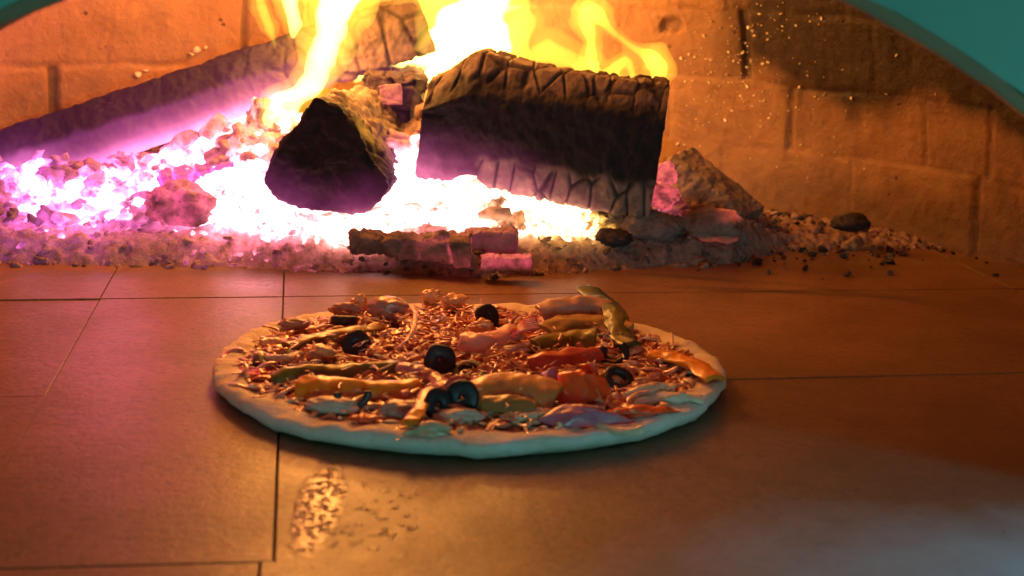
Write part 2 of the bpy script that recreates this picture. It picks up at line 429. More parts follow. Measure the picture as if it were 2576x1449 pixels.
# ------------------------------------------------------------------ ember bed
def edge_y(x):   # front edge of the bed on the floor
    pts = [(-.60, 1.02), (-.40, 1.033), (-.2, 1.045), (-.02, 1.04), (.03, 1.055), (.08, 1.08), (.13, 1.10), (.2, 1.12), (.26, 1.17), (.4, 1.2), (.6, 1.2)]
    for (a, b), (c, d) in zip(pts, pts[1:]):
        if a <= x <= c: return b + (d - b) * (x - a) / (c - a)
    return 1.1
def bed_h(x, y):
    e = edge_y(x) + .008 * nz((x * 14, 0, 0), 1, 3)
    t = y - e
    if t < 0: return -.004
    if x < -.05: H = .064 + .040 * sstep(-.36, -.24, x)
    elif x < .18: H = .104 - .066 * sstep(-.05, .14, x)
    else: H = .038 - .030 * sstep(.18, .28, x)
    s1 = .020 * sstep(0, .03, t) + (H - .020) * sstep(.02, .16, t)
    if x > .2: s1 = H * sstep(0, .05, t)
    return s1 * (1 + .18 * nz((x * 18, y * 18, 0), 1, 3)) - .002
V, F, AS, GL = [], [], [], []
NX, NY = 560, 230
X = np.linspace(-.62, .46, NX); Yv = np.linspace(1.0, 1.42, NY)
for j, y in enumerate(Yv):
    for i, x in enumerate(X):
        z = bed_h(x, y)
        if z > 0: z += .0040 * nz((x * 90, y * 90, 0), 1, 4) + .0045 * (.5 - abs(noise.noise(Vector((x * 130, y * 130, 3))))) 
        p = Vector((x, y, z)); h, t = heat(p)
        V.append(p); AS.append(.9); GL.append(glowcol(h * .9 * (1 + .35 * nz(p, 60, 2)), t))
for j in range(NY - 1):
    for i in range(NX - 1):
        a = j * NX + i; F.append((a, a + 1, a + NX + 1, a + NX))
ico = bmesh.new(); bmesh.ops.create_icosphere(ico, subdivisions=2, radius=1)
IV = [v.co.copy() for v in ico.verts]; IF = [tuple(v.index for v in f.verts) for f in ico.faces]
ico1 = bmesh.new(); bmesh.ops.create_icosphere(ico1, subdivisions=1, radius=1)
IV1 = [v.co.copy() for v in ico1.verts]; IF1 = [tuple(v.index for v in f.verts) for f in ico1.faces]
ico3 = bmesh.new(); bmesh.ops.create_icosphere(ico3, subdivisions=4, radius=1)
IV3 = [v.co.copy() for v in ico3.verts]; IF3 = [tuple(v.index for v in f.verts) for f in ico3.faces]
def chunk(V, F, c, r, rnd, sx=(.7, 1.4), iv=IV, if_=IF, planes=5):
    """angular lump: an ellipsoid cut by random planes"""
    R = Matrix.Rotation(rnd.uniform(0, 6.28), 3, 'Z') @ Matrix.Rotation(rnd.uniform(-.7, .7), 3, 'X') @ Matrix.Rotation(rnd.uniform(-.7, .7), 3, 'Y')
    s = Vector((rnd.uniform(*sx), rnd.uniform(*sx), rnd.uniform(.5, 1.0)))
    pl = []
    for _ in range(planes):
        d = Vector((rnd.gauss(0, 1), rnd.gauss(0, 1), rnd.gauss(0, 1))).normalized(); pl.append((d, rnd.uniform(.45, .8)))
    off = Vector((rnd.uniform(0, 99), 0, 0)); b = len(V)
    for v in iv:
        q = v.copy()
        for d, k in pl:
            e = q.dot(d) - k
            if e > 0: q -= d * e
        q *= 1 + .42 * noise.noise(v * 2.2 + off) + .26 * noise.noise(v * 5 + off)
        V.append(c + R @ Vector((q.x * s.x, q.y * s.y, q.z * s.z)) * r)
    F += [tuple(b + i for i in f) for f in if_]
rc = random.Random(5)
for k in range(6000):
    x = rc.uniform(-.58, .40); e = edge_y(x)
    y = e + abs(rc.gauss(0, .10)) if rc.random() < .85 else e + rc.uniform(-.006, .02)
    if y > 1.38: continue
    z = bed_h(x, y)
    if z < -.003 and rc.random() < .8: continue
    if y - e < .05 and rc.random() < .72: continue
    p = Vector((x, y, max(z, .0)))
    front = 1 - sstep(.02, .09, y - e)
    if x > .22 and rc.random() < .55: continue
    r = rc.choice((.002, .0028, .0035, .0045, .0055, .007, .009)) * (.5 if front > .5 else 1)
    if x > .2: r *= .6
    b = len(V)
    big = r >= .0055
    chunk(V, F, p + Vector((0, 0, r * rc.uniform(-.1, .6))), r, rc, (.35, 1.9), IV if big else IV1, IF if big else IF1, 3)
    h, t = heat(p + Vector((0, -.004, r)))
    h *= 1.12 + .95 * noise.noise(p * 42)
    h *= rc.choice((.65, .75, .8, .85, .9, 1, 1.15, 1.3, 1.5)); ash = rc.choice((.35, .7, .9, 1, 1)) if z < .03 else rc.choice((.6, 1, 1))
    for v in V[b:]:
        hv = h * (1 + .7 * noise.noise(Vector(v) * 110)) * (1.15 - .35 * sstep(-r, r, v[2] - p.z - r * .3))
        AS.append(ash); GL.append(glowcol(hv, t))
tag(mesh('ember_bed', V, F, M_EMBER, smooth=True, attrs={'ash': AS, 'glow': GL}), 'glowing white and magenta ember bed with a grey ash front edge under the burning logs', 'embers', kind='stuff')

# ------------------------------------------------------------------ logs
def resample(poly, n, rnd=.10):
    P = [Vector((a, b, 0)) for a, b in poly]; L = []; m = len(P); Q = []
    for i in range(m):
        a, b, c = P[i - 1], P[i], P[(i + 1) % m]
        Q += [b.lerp(a, rnd), (b * 2 + b.lerp(a, rnd) + b.lerp(c, rnd)) / 4, b.lerp(c, rnd)]
    seg = [(Q[(i + 1) % len(Q)] - Q[i]).length for i in range(len(Q))]; T = sum(seg); out = []
    i = 0; acc = 0
    for k in range(n):
        s = T * k / n
        while acc + seg[i] < s: acc += seg[i]; i += 1
        out.append(Q[i].lerp(Q[(i + 1) % len(Q)], (s - acc) / seg[i]))
    return out
def log_mesh(name, poly, p0, p1, up=(0, 0, 1), nseg=150, nring=150, amp=.003, crack=.0035, cf=(60, 26), ashf=None, glowf=None, crackf=None, warp=None, parent=None, taper=(1, 1), bend=0, seed=0, mat=None):
    p0, p1 = Vector(p0), Vector(p1); A = (p1 - p0).normalized(); L = (p1 - p0).length
    Up = Vector(up); Up = (Up - A * Up.dot(A)).normalized(); Rt = A.cross(Up)
    sec = resample(poly, nseg); V, F, AS, GL = [], [], [], []
    so = Vector((seed * 13.1, seed * 3.7, 0))
    def put(q2, s, cap=0):
        base = p0 + A * (L * s) + Up * (bend * math.sin(math.pi * s)); sc = taper[0] + (taper[1] - taper[0]) * s
        w = base + (Rt * q2.x + Up * q2.y) * sc
        loc = Vector((q2.x, q2.y, L * s)); n_ = Vector((q2.x, q2.y, 0)).normalized() if cap == 0 else Vector((0, 0, cap))
        cc = cells(Vector((loc.x * cf[1], loc.y * cf[1], loc.z * cf[0])) + so) if cap == 0 else cells(loc * 55 + so)
        g = (1 - sstep(.0, .16, cc)) * (crackf(loc) if crackf else 1)
        d = amp * nz(loc + so * .1, 28, 4) + amp * .5 * nz(loc + so, 90, 3) - crack * g * (1 if cap == 0 else .5)
        nn = (Rt * n_.x + Up * n_.y + A * n_.z).normalized()
        w = w + nn * d
        if warp: w = w + Up * warp(loc)
        V.append(w); AS.append(ashf(loc, w, g) if ashf else .15 * (1 - g)); GL.append(glowf(loc, w, g) if glowf else (0, 0, 0))
    caps = [i / 26 for i in range(26)]
    rings = [('c0', k) for k in caps] + [('s', i / (nring - 1)) for i in range(nring)] + [('c1', k) for k in caps[::-1]]
    for typ, v in rings:
        for q in sec:
            if typ == 's': put(q, v)
            else: put(q * max(v, .02), 0 if typ == 'c0' else 1, -1 if typ == 'c0' else 1)
    for r in range(len(rings) - 1):
        for i in range(nseg):
            a = r * nseg + i; b = r * nseg + (i + 1) % nseg; F.append((a, b, b + nseg, a + nseg))
    F.append(tuple(range(nseg))[::-1]); F.append(tuple(range((len(rings) - 1) * nseg, len(rings) * nseg)))
    return mesh(name, V, F, mat or M_CHAR, parent, attrs={'ash': AS, 'glow': GL})
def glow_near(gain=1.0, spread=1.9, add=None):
    """emission on a log: painted ember light, violet far off; hot skin, pink to white at contact"""
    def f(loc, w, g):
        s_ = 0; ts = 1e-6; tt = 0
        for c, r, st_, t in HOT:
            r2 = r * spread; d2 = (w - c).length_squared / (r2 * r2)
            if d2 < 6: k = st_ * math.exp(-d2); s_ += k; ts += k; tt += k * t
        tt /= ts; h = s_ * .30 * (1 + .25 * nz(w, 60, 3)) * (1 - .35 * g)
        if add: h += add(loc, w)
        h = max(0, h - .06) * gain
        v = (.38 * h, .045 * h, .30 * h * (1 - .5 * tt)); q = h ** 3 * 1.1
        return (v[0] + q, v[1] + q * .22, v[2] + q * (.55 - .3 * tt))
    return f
# long square beam climbing from the lower left
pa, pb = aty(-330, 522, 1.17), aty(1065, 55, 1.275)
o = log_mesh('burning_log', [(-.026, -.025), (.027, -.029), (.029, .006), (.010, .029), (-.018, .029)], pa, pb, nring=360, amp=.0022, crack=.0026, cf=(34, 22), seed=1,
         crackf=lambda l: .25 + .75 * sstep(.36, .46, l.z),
         ashf=lambda l, w, g: (.22 * sstep(.01, -.02, l.y) + .28 * sstep(.40, .50, l.z)) * (1 - .8 * g),  # lower face paled so the ember light shows; ash at the top end
         glowf=glow_near(1.0, .95, lambda l, w: (.12 + .28 * sstep(.010, .002, l.y + .003 * nz(l, 40, 3)) + .16 * sstep(.0, -.016, l.y) + .55 * sstep(-.010, -.028, l.y)) * sstep(.52, .34, l.z)))  # violet ember light put in as emission down the front face
tag(o, 'long charred log leaning up from the left edge, violet lit along its underside', 'log', 'burning logs')
# wedge log with its black triangular end towards the camera
sc_ = 1 / 2900
tri = [(-165, -52), (-20, 162), (45, 140), (165, -50), (85, -120), (-60, -118), (-130, -85)]
tri = [(x * sc_ * 1.05, y * sc_ * 1.02) for x, y in tri]
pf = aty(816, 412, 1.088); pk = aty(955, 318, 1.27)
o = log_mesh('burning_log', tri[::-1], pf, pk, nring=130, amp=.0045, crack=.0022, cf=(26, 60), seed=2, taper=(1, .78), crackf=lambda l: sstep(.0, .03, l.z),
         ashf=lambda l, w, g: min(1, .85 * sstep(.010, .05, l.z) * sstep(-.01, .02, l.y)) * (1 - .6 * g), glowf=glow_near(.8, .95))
tag(o, 'short wedge shaped log showing its black triangular end to the pizza', 'log', 'burning logs')
# big right log
yA, yB = 1.175, 1.155
c0 = aty(1080, 290, yA); c1 = aty(1658, 374, yB)
box = [(-.045, -.056), (.038, -.056), (.045, .030), (.018, .056), (-.028, .058), (-.045, .034)]
def ashC(l, w, g):
    lo = sstep(-.020, -.031, l.y + .006 * nz(l, 50, 2)) * sstep(.050, .062, l.z); hi = sstep(.036, .045, l.y + .005 * nz(l, 60, 2))
    return max(lo * 1.0, hi * .45) * (1 - .95 * g)
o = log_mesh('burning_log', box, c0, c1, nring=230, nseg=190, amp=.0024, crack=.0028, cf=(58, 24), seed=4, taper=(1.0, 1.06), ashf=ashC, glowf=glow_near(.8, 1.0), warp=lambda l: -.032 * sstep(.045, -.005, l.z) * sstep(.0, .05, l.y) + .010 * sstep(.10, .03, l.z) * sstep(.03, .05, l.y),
         crackf=lambda l: .05 + .95 * max(sstep(-.022, -.032, l.y) * sstep(.05, .06, l.z), sstep(.034, .041, l.y)))
tag(o, 'thick black block log on the right with a grey checked ash band', 'log', 'burning logs')
# back log between them
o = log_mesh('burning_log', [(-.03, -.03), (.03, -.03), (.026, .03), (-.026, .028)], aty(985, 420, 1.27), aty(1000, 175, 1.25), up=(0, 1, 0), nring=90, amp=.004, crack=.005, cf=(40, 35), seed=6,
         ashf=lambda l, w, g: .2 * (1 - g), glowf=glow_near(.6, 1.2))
tag(o, 'dark charred stump standing upright between wedge log and block log', 'log', 'burning logs')
o = log_mesh('charcoal_piece', [(-.011, -.008), (.011, -.008), (.010, .010), (-.009, .010)], aty(984, 262, 1.212), aty(981, 215, 1.214), up=(0, 1, 0), nring=24, nseg=40, amp=0.0019, crack=.0008, mat=M_EMBER, seed=8,
         ashf=lambda l, w, g: .5, glowf=lambda l, w, g: (.55, .07, .10))
tag(o, 'small pink glowing coal square wedged between the two front logs', 'coal', 'loose coals')
# ashy slab leaning at the right end
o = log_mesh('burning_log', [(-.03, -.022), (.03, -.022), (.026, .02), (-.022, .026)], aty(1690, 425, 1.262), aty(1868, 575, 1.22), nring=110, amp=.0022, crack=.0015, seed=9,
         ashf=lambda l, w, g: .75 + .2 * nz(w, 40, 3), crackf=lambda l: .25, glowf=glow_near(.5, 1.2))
tag(o, 'grey ash coated log end sloping down beside the block log', 'log', 'burning logs')
# curled ember crust left of the wedge log
o = log_mesh('charcoal_piece', [(-.016, -.03), (.012, -.032), (.018, .02), (-.004, .034)], aty(655, 345, 1.185), aty(640, 330, 1.225), nring=40, nseg=80, amp=0.0114, crack=.004, mat=M_EMBER, seed=11,
         ashf=lambda l, w, g: .8, glowf=lambda l, w, g: glowcol(.5 + .5 * g + .4 * nz(w, 40, 2), .6))
tag(o, 'curled pink coal crust touching the left side of wedge log', 'coal', 'loose coals')
o = log_mesh('charcoal_piece', [(-.012, -.012), (.012, -.013), (.013, .008), (-.008, .012)], aty(405, 462, 1.135), aty(592, 425, 1.15), nring=60, nseg=60, amp=0.0038, crack=.003, mat=M_EMBER, seed=12,
         ashf=lambda l, w, g: .6, glowf=lambda l, w, g: tuple(c * (1 + 5 * g) for c in (.80, .05, .42)))
tag(o, 'magenta glowing charcoal stick just above the large pink lump', 'coal', 'loose coals')
# front charcoal brand with cracks
o = log_mesh('charcoal_piece', [(-.014, -.014), (.014, -.015), (.015, .006), (.004, .013), (-.012, .010)], aty(885, 606, 1.052), aty(1185, 620, 1.048), taper=(.72, .98), nring=120, nseg=80, amp=0.0042, crack=.0026, cf=(48, 16), mat=M_EMBER, seed=14,
         ashf=lambda l, w, g: .55 + .3 * nz(w, 40, 2), glowf=lambda l, w, g: tuple(c * (sstep(.03, .10, l.z)) * (.35 * sstep(.005, -.012, l.y) + .9 * g) for c in (.5, .06, .075)))
tag(o, 'grey charcoal stick with red cracks at the front of the fire', 'coal', 'loose coals')
o = log_mesh('charcoal_piece', [(-.011, -.012), (.011, -.012), (.011, .010), (-.01, .011)], aty(1170, 607, 1.075), aty(1300, 608, 1.07), nring=50, nseg=60, amp=0.0023, crack=.0012, mat=M_EMBER, seed=15,
         ashf=lambda l, w, g: .8, glowf=lambda l, w, g: (.10, .008, .018))
tag(o, 'square dull red coal block behind the glowing stub', 'coal', 'loose coals')
o = log_mesh('charcoal_piece', [(-.008, -.0075), (.008, -.0075), (.008, .006), (-.007, .0065)], aty(1212, 662, 1.032), aty(1335, 660, 1.032), nring=50, nseg=50, amp=0.0019, crack=.0014, mat=M_EMBER, seed=16,
         ashf=lambda l, w, g: .9, glowf=lambda l, w, g: tuple(c * sstep(-.004, .004, l.y + .002) for c in (.55, .06, .09)))
tag(o, 'small red glowing stub lying foremost on the bare floor', 'coal', 'loose coals')
def lump(name, px, py, y, rx, ry, rz_, seed, ash, glow, label, rough=.22):
    c = aty(px, py, y); V, AS, GL = [], [], []; so = Vector((seed * 7.3, 0, 0))
    for v in IV3:
        k = 1 + rough * nz(v + so, 1.6, 4) + .05 * nz(v + so, 7, 3)
        q = Vector((v.x * rx, v.y * ry, v.z * rz_)) * k; V.append(c + q); AS.append(ash); GL.append(glow(v, c + q))
    return tag(mesh(name, V, IF3, M_EMBER, attrs={'ash': AS, 'glow': GL}), label, 'coal', 'loose coals')
lump('charcoal_piece', 1790, 566, 1.15, .030, .022, .0155, 1, .95, lambda v, p: tuple(c * (sstep(.2, .9, v.z) * sstep(-.1, .6, v.x) * 1.0 + sstep(-.35, -.8, v.z) * .35) for c in (.65, .09, .05)), 'rounded pinkish ash lump, rightmost of the large coals')
lump('charcoal_piece', 1640, 570, 1.14, .027, .02, .014, 2, 1.0, lambda v, p: (0, 0, 0), 'brown ash lump below the right end of block log')
lump('charcoal_piece', 1545, 598, 1.11, .017, .014, .008, 3, .1, lambda v, p: (0, 0, 0), 'flat black coal at the right foot of the ember bed')
lump('charcoal_piece', 2140, 560, 1.20, .018, .014, .009, 4, .05, lambda v, p: (0, 0, 0), 'small black coal lying alone near the wall on the right')
lump('charcoal_piece', 1672, 440, 1.215, .011, .01, .012, 5, .6, lambda v, p: (.9, .12, .13), 'upper of two pink coals glowing beside block log end', .35)
lump('charcoal_piece', 1668, 492, 1.20, .015, .012, .013, 6, .6, lambda v, p: tuple(c * (1 + .8 * nz(p, 90, 2)) for c in (.8, .09, .11)), 'lower of two pink coals glowing beside block log end', .4)
lump('charcoal_piece', 1010, 470, 1.12, .014, .01, .02, 7, .8, lambda v, p: (7, 4.2, 4.2), 'white hot coal standing in the gap between two front logs', .4)
lump('charcoal_piece', 1090, 585, 1.085, .012, .01, .007, 8, .8, lambda v, p: (1.2, .3, .3), 'pale pink coal behind the cracked charcoal stick', .4)

lump('charcoal_piece', 450, 522, 1.10, .031, .018, .022, 21, .6, lambda v, p: tuple(c * (.8 + .9 * nz(p, 60, 3)) for c in (.85, .09, .24)), 'large rounded pink coal lump on the left ember slope', .3)
# loose ash crumbs at the foot of the wall on the right
V, F, AS, GL = [], [], [], []
for k in range(560):
    px = rc.gauss(2060, 190); py = rc.gauss(585, 40)
    if px < 1750 or px > 2576: continue
    p = atz(px, py)
    q = p - WC
    if math.hypot(q.x, q.y) > WR - .006: p = WC + q.normalized() * (WR - rc.uniform(.006, .02)); p.z = 0
    hgt = max(0, .010 * math.exp(-((px - 2000) / 170) ** 2) * sstep(.10, .0, WR - math.hypot(p.x - WC.x, p.y - WC.y)))
    r = rc.choice((.0012, .0018, .0025, .004)); p.z = hgt * rc.random() + r * .5
    b = len(V); chunk(V, F, p, r, rc, (.6, 1.6), IV1, IF1, 3); a_ = rc.choice((.02, .08, .2, .45))
    AS += [a_] * (len(V) - b); GL += [(0, 0, 0)] * (len(V) - b)
tag(mesh('ash_crumbs', V, F, M_CHAR, smooth=False, attrs={'ash': AS, 'glow': GL}), 'scatter of dark ash crumbs along the foot of right wall', 'ash', kind='stuff')
# shiny specks on the wall
a = N('glassy_speck'); M_SPECK = a.done((.75, .62, .45), .25, spec=.8)
V, F = [], []
for k in range(330):
    px, py = (rc.gauss(1900, 110), rc.gauss(150, 90)) if rc.random() < .75 else (rc.gauss(1880, 150), rc.gauss(300, 130))
    if py < 2 or px < 1700 or py > 480: continue
    p = wall_hit(px, py); r = rc.choice((.0006, .0008, .001, .0013, .0020)); nrm = (WC - p); nrm.z = 0
    chunk(V, F, p + nrm.normalized() * r * .3, r, rc, (.6, 1.5), IV1, IF1, 3)
for (px, py, r) in ((345, 186, .0042), (365, 176, .002), (492, 124, .0038), (515, 118, .003), (478, 134, .002)):  # pale chips added on the left to stand for glints on the brick
    p = wall_hit(px, py); chunk(V, F, p + (WC - p).normalized() * .002, r, rc, (.8, 1.8), IV1, IF1, 3)
tag(mesh('glassy_specks', V, F, M_SPECK, smooth=False), 'glittering pale specks stuck to the brick wall, most of them on the right', 'specks', kind='stuff')

# ------------------------------------------------------------------ flames (glowing gas: emission inside closed shells)
OUTER = flame_mat('flame_outer', 34, (1.0, .60, .04))
def flame(name, tongues, mat, label, y, vox=.0018, flat=.55, outer=1.7):
    e = empty(name, aty(tongues[0]['p'][0][0], tongues[0]['p'][0][1], y), label, 'flame', 'flames of the fire')
    flame_part('flame_core', tongues, mat, e, y, vox, flat, .85)
    if outer: flame_part('flame_shell', tongues, OUTER, e, y, .0024, flat, outer)
    return e
def flame_part(name, tongues, mat, parent, y, vox, flat, wk):
    V, F = [], []
    for T in tongues:
        yy = T.get('y', y); P = [(aty(a, b, yy), w_ * wk / 2 * (yy / FPX)) for a, b, w_ in T['p']]
        # spline resample
        n = len(P); pts = []
        for i in range(n - 1):
            p0 = P[max(0, i - 1)]; p1 = P[i]; p2 = P[i + 1]; p3 = P[min(n - 1, i + 2)]
            for k in range(8):
                t = k / 8
                f = lambda a, b, c, d: .5 * (2 * b + (c - a) * t + (2 * a - 5 * b + 4 * c - d) * t * t + (3 * b - a - 3 * c + d) * t ** 3)
                pts.append((f(p0[0], p1[0], p2[0], p3[0]), max(.0004, f(p0[1], p1[1], p2[1], p3[1]))))
        pts.append(P[-1]); m = 18; b = len(V); fl = T.get('flat', flat)
        for i, (c, r) in enumerate(pts):
            d = (pts[min(i + 1, len(pts) - 1)][0] - pts[max(i - 1, 0)][0]).normalized(); sx = d.cross(Vector((0, 1, 0))).normalized()
            for j in range(m):
                a_ = 2 * math.pi * j / m
                q = c + sx * math.cos(a_) * r + Vector((0, 1, 0)) * math.sin(a_) * r * fl
                q += Vector((nz(q + Vector((3, 0, 0)), 34, 3), 0, nz(q + Vector((9, 0, 0)), 40, 2) * .6)) * min(.007, r * .55)
                V.append(q)
        for i in range(len(pts) - 1):
            for j in range(m):
                a_ = b + i * m + j; c_ = b + i * m + (j + 1) % m; F.append((a_, c_, c_ + m, a_ + m))
        F.append(tuple(range(b, b + m))[::-1]); F.append(tuple(range(b + (len(pts) - 1) * m, b + len(pts) * m)))
    o = mesh(name, V, F, mat, parent)
    r = o.modifiers.new('remesh', 'REMESH'); r.mode = 'VOXEL'; r.voxel_size = vox; r.use_smooth_shade = True
    s = o.modifiers.new('smooth', 'SMOOTH'); s.iterations = 3; s.factor = .5
    return o
FM1 = flame_mat('flame_thin', 110); FM2 = flame_mat('flame_hot', 420, (1.0, .70, .16)); FM3 = flame_mat('flame_sheet', 30)
flame('flame', [dict(p=[(700, 140, 2), (690, 110, 14), (676, 70, 32), (660, 20, 34), (650, -60, 16)]), dict(p=[(640, 10, 3), (655, -10, 20), (650, -60, 20)])], FM1, 'slim pale flame leftmost above the long log', 1.22)
flame('flame', [dict(p=[(738, 100, 12), (738, 60, 40), (735, 0, 52), (735, -90, 40)])], FM2, 'straight white flame rising above the long log', 1.23)
flame('flame', [dict(p=[(800, 228, 6), (806, 190, 60), (818, 130, 84), (830, 60, 92), (850, -10, 130), (860, -120, 80)]),
                dict(p=[(712, 335, 6), (718, 300, 46), (748, 250, 60), (785, 200, 64), (806, 140, 56), (815, 80, 50)]), dict(p=[(690, 330, 4), (675, 300, 40), (700, 262, 60), (760, 225, 50)])], FM2, 'bright flame lapping in front of the long log at its middle', 1.165)
flame('flame', [dict(p=[(700, 125, 20), (760, 105, 120), (790, 60, 180), (770, -20, 190), (760, -100, 60)], flat=.10)], FM3, 'faint yellow flame veil behind the three left tongues', 1.26, outer=0)
flame('flame', [dict(p=[(960, 200, 20), (1000, 185, 90), (1060, 170, 130), (1120, 130, 170), (1180, 80, 210), (1215, 20, 150), (1230, -60, 130), (1230, -140, 60)]),
                dict(p=[(885, 215, 4), (920, 180, 50), (980, 150, 70), (1060, 125, 80), (1120, 90, 100)]), dict(p=[(1190, 160, 60), (1236, 130, 106), (1238, 60, 104)]),
                dict(p=[(1000, 240, 6), (1012, 215, 60), (1020, 190, 90)]), dict(p=[(1220, 30, 60), (1290, 20, 20), (1345, 10, 4)])], FM2, 'largest flame, white and wide, behind the peak of block log', 1.27)
flame('flame', [dict(p=[(1050, 130, 50), (1062, 90, 56), (1058, 40, 40), (1070, 0, 50), (1060, -60, 80), (1060, -120, 40)]), dict(p=[(1120, 100, 40), (1130, 50, 36), (1120, 10, 50), (1130, -60, 60)]), dict(p=[(930, 18, 6), (990, -2, 40), (1100, -30, 90)]), dict(p=[(880, 30, 4), (900, 10, 30), (930, -30, 80), (900, -90, 40)])], FM1, 'yellow rippled flame over the top end of long log', 1.24, flat=.22, outer=0)
flame('flame', [dict(p=[(1300, 160, 30), (1305, 100, 80), (1310, 50, 80), (1300, 10, 20)], flat=.2), dict(p=[(1350, 165, 50), (1375, 135, 70), (1400, 140, 70), (1450, 160, 60), (1500, 175, 50)], flat=.3)], FM1, 'low yellow flame licking along the left top edge of block log', 1.245)
flame('flame', [dict(p=[(1505, 195, 30), (1486, 150, 36), (1482, 95, 34), (1474, 50, 48), (1480, 26, 52), (1502, 38, 44), (1530, 70, 24), (1570, 104, 18), (1610, 132, 26), (1642, 150, 56), (1656, 176, 46), (1648, 222, 30)]),
                dict(p=[(1500, 195, 30), (1530, 185, 40), (1575, 150, 26), (1590, 190, 22), (1600, 212, 20)]), dict(p=[(1440, 170, 20), (1470, 185, 30), (1530, 195, 30), (1590, 205, 26), (1650, 215, 24)])],
      FM1, 'looping yellow flame with a bright curled tip on the right', 1.24, flat=.8)
flame('flame', [dict(p=[(1500, 60, 20), (1510, 110, 60), (1540, 150, 110), (1570, 190, 130), (1580, 215, 80)], flat=.1)], FM3, 'faint yellow veil inside the looping right flame', 1.245, outer=0)
flame('flame', [dict(p=[(1046, 370, 6), (1040, 320, 20), (1046, 260, 24), (1052, 200, 30), (1056, 160, 40)], flat=.5)], flame_mat('flame_pale', 26, (1, .45, .10)), 'thin orange flame rising along the left end of block log', 1.135, outer=0)
flame('flame', [dict(p=[(948, 400, 8), (938, 360, 22), (915, 325, 34), (900, 300, 20), (893, 270, 8)], flat=.5)], flame_mat('flame_small', 70, (1, .42, .03)), 'small amber flame curling on the right side of wedge log', 1.075, outer=0)

# ------------------------------------------------------------------ pizza
PC = Vector((-.0255, .776, 0)); PRX, PRY = .1615, .143
def outline(t):
    return 1 + .010 * math.sin(2 * t + .6) + .007 * math.sin(3 * t + 1.2) + .005 * math.sin(5 * t) + .003 * math.sin(9 * t + 2)
pizza = empty('pizza', PC, 'unbaked pizza with olives, pepper strips, tomato and grated cheese on the oven floor', 'pizza')
def dough():
    a = N('pizza_dough')
    col = a.mix(a.ramp(a.noise(35, 5), [(.3, 0), (.7, 1)]), (.80, .72, .60), (.74, .62, .46))
    col = a.mix(a.ramp(a.noise(120, 4), [(.55, 0), (.7, .7)]), col, (.86, .82, .74))
    col = a.mix(a.ramp(a.noise(70, 5, .7), [(.60, 0), (.70, .5)]), col, (.48, .30, .17))
    return a.done(col, .6, a.bump(a.noise(300, 5, .7), .8, .0012, a.bump(a.noise(70, 4), .7, .003)), spec=.3, **{'Subsurface Weight': .2, 'Subsurface Scale': .004})
M_DOUGH = dough()
prof = [(0, .0006), (.90, .0006), (.955, .0012), (.982, .0034), (.998, .0066), (.999, .0092), (.991, .0113), (.972, .0122), (.945, .0122), (.91, .0116), (.86, .0102), (.80, .0095), (.6, .009), (.3, .009), (0, .009)]
V, F = [], []; NTH = 360
for k in range(NTH):
    t = 2 * math.pi * k / NTH
    for (r, z) in prof:
        o_ = outline(t) if r > .01 else 1
        bump_ = .0024 * nz((math.cos(t) * 5, math.sin(t) * 5, r * 9), 1, 3) if z > .002 else 0
        zz = z * (1 + .10 * nz((math.cos(t) * 2.5, math.sin(t) * 2.5, 3), 1, 2) if r > .85 else 1) + bump_
        rr = r * o_ * (1 + (.006 * nz((math.cos(t) * 8, math.sin(t) * 8, z * 200), 1, 3) if r > .8 else 0))
        if r > .86 and z > .009: zz += .0022 * max(0, noise.noise(Vector((math.cos(t) * 14, math.sin(t) * 14, r * 12)))) 
        V.append((PC.x + math.cos(t) * PRX * rr, PC.y + math.sin(t) * PRY * rr, zz))
m = len(prof)
for k in range(NTH):
    for j in range(m - 1):
        a = k * m + j; b = ((k + 1) % NTH) * m + j; F.append((a, b, b + 1, a + 1))
mesh('crust', V, F, M_DOUGH, pizza)
# sauce and melted layer, lumpy
M_SAUCE = food('tomato_sauce', (.34, .05, .018), (.52, .14, .05), .22, 70, .7, .0025, .1, .6, 130)
V, F, = [], []
NR = 60
def edge_in(t): return .91 + .045 * nz((math.cos(t) * 4, math.sin(t) * 4, 1), 1, 4)
def top_z(x, y):
    return .0102 + .0022 * nz((x * 45, y * 45, 0), 1, 3) + .0018 * nz((x * 120, y * 120, 4), 1, 3)
for k in range(NTH):
    t = 2 * math.pi * k / NTH
    for j in range(NR + 1):
        r = j / NR * edge_in(t) * outline(t); x = PC.x + math.cos(t) * PRX * r; y = PC.y + math.sin(t) * PRY * r
        V.append((x, y, top_z(x, y) + .0015 * (1 - (j / NR) ** 6) - (.003 if j == NR else 0)))
for k in range(NTH):
    for j in range(NR):
        a = k * (NR + 1) + j; b = ((k + 1) % NTH) * (NR + 1) + j; F.append((a, a + 1, b + 1, b))
mesh('sauce', V, F, M_SAUCE, pizza)

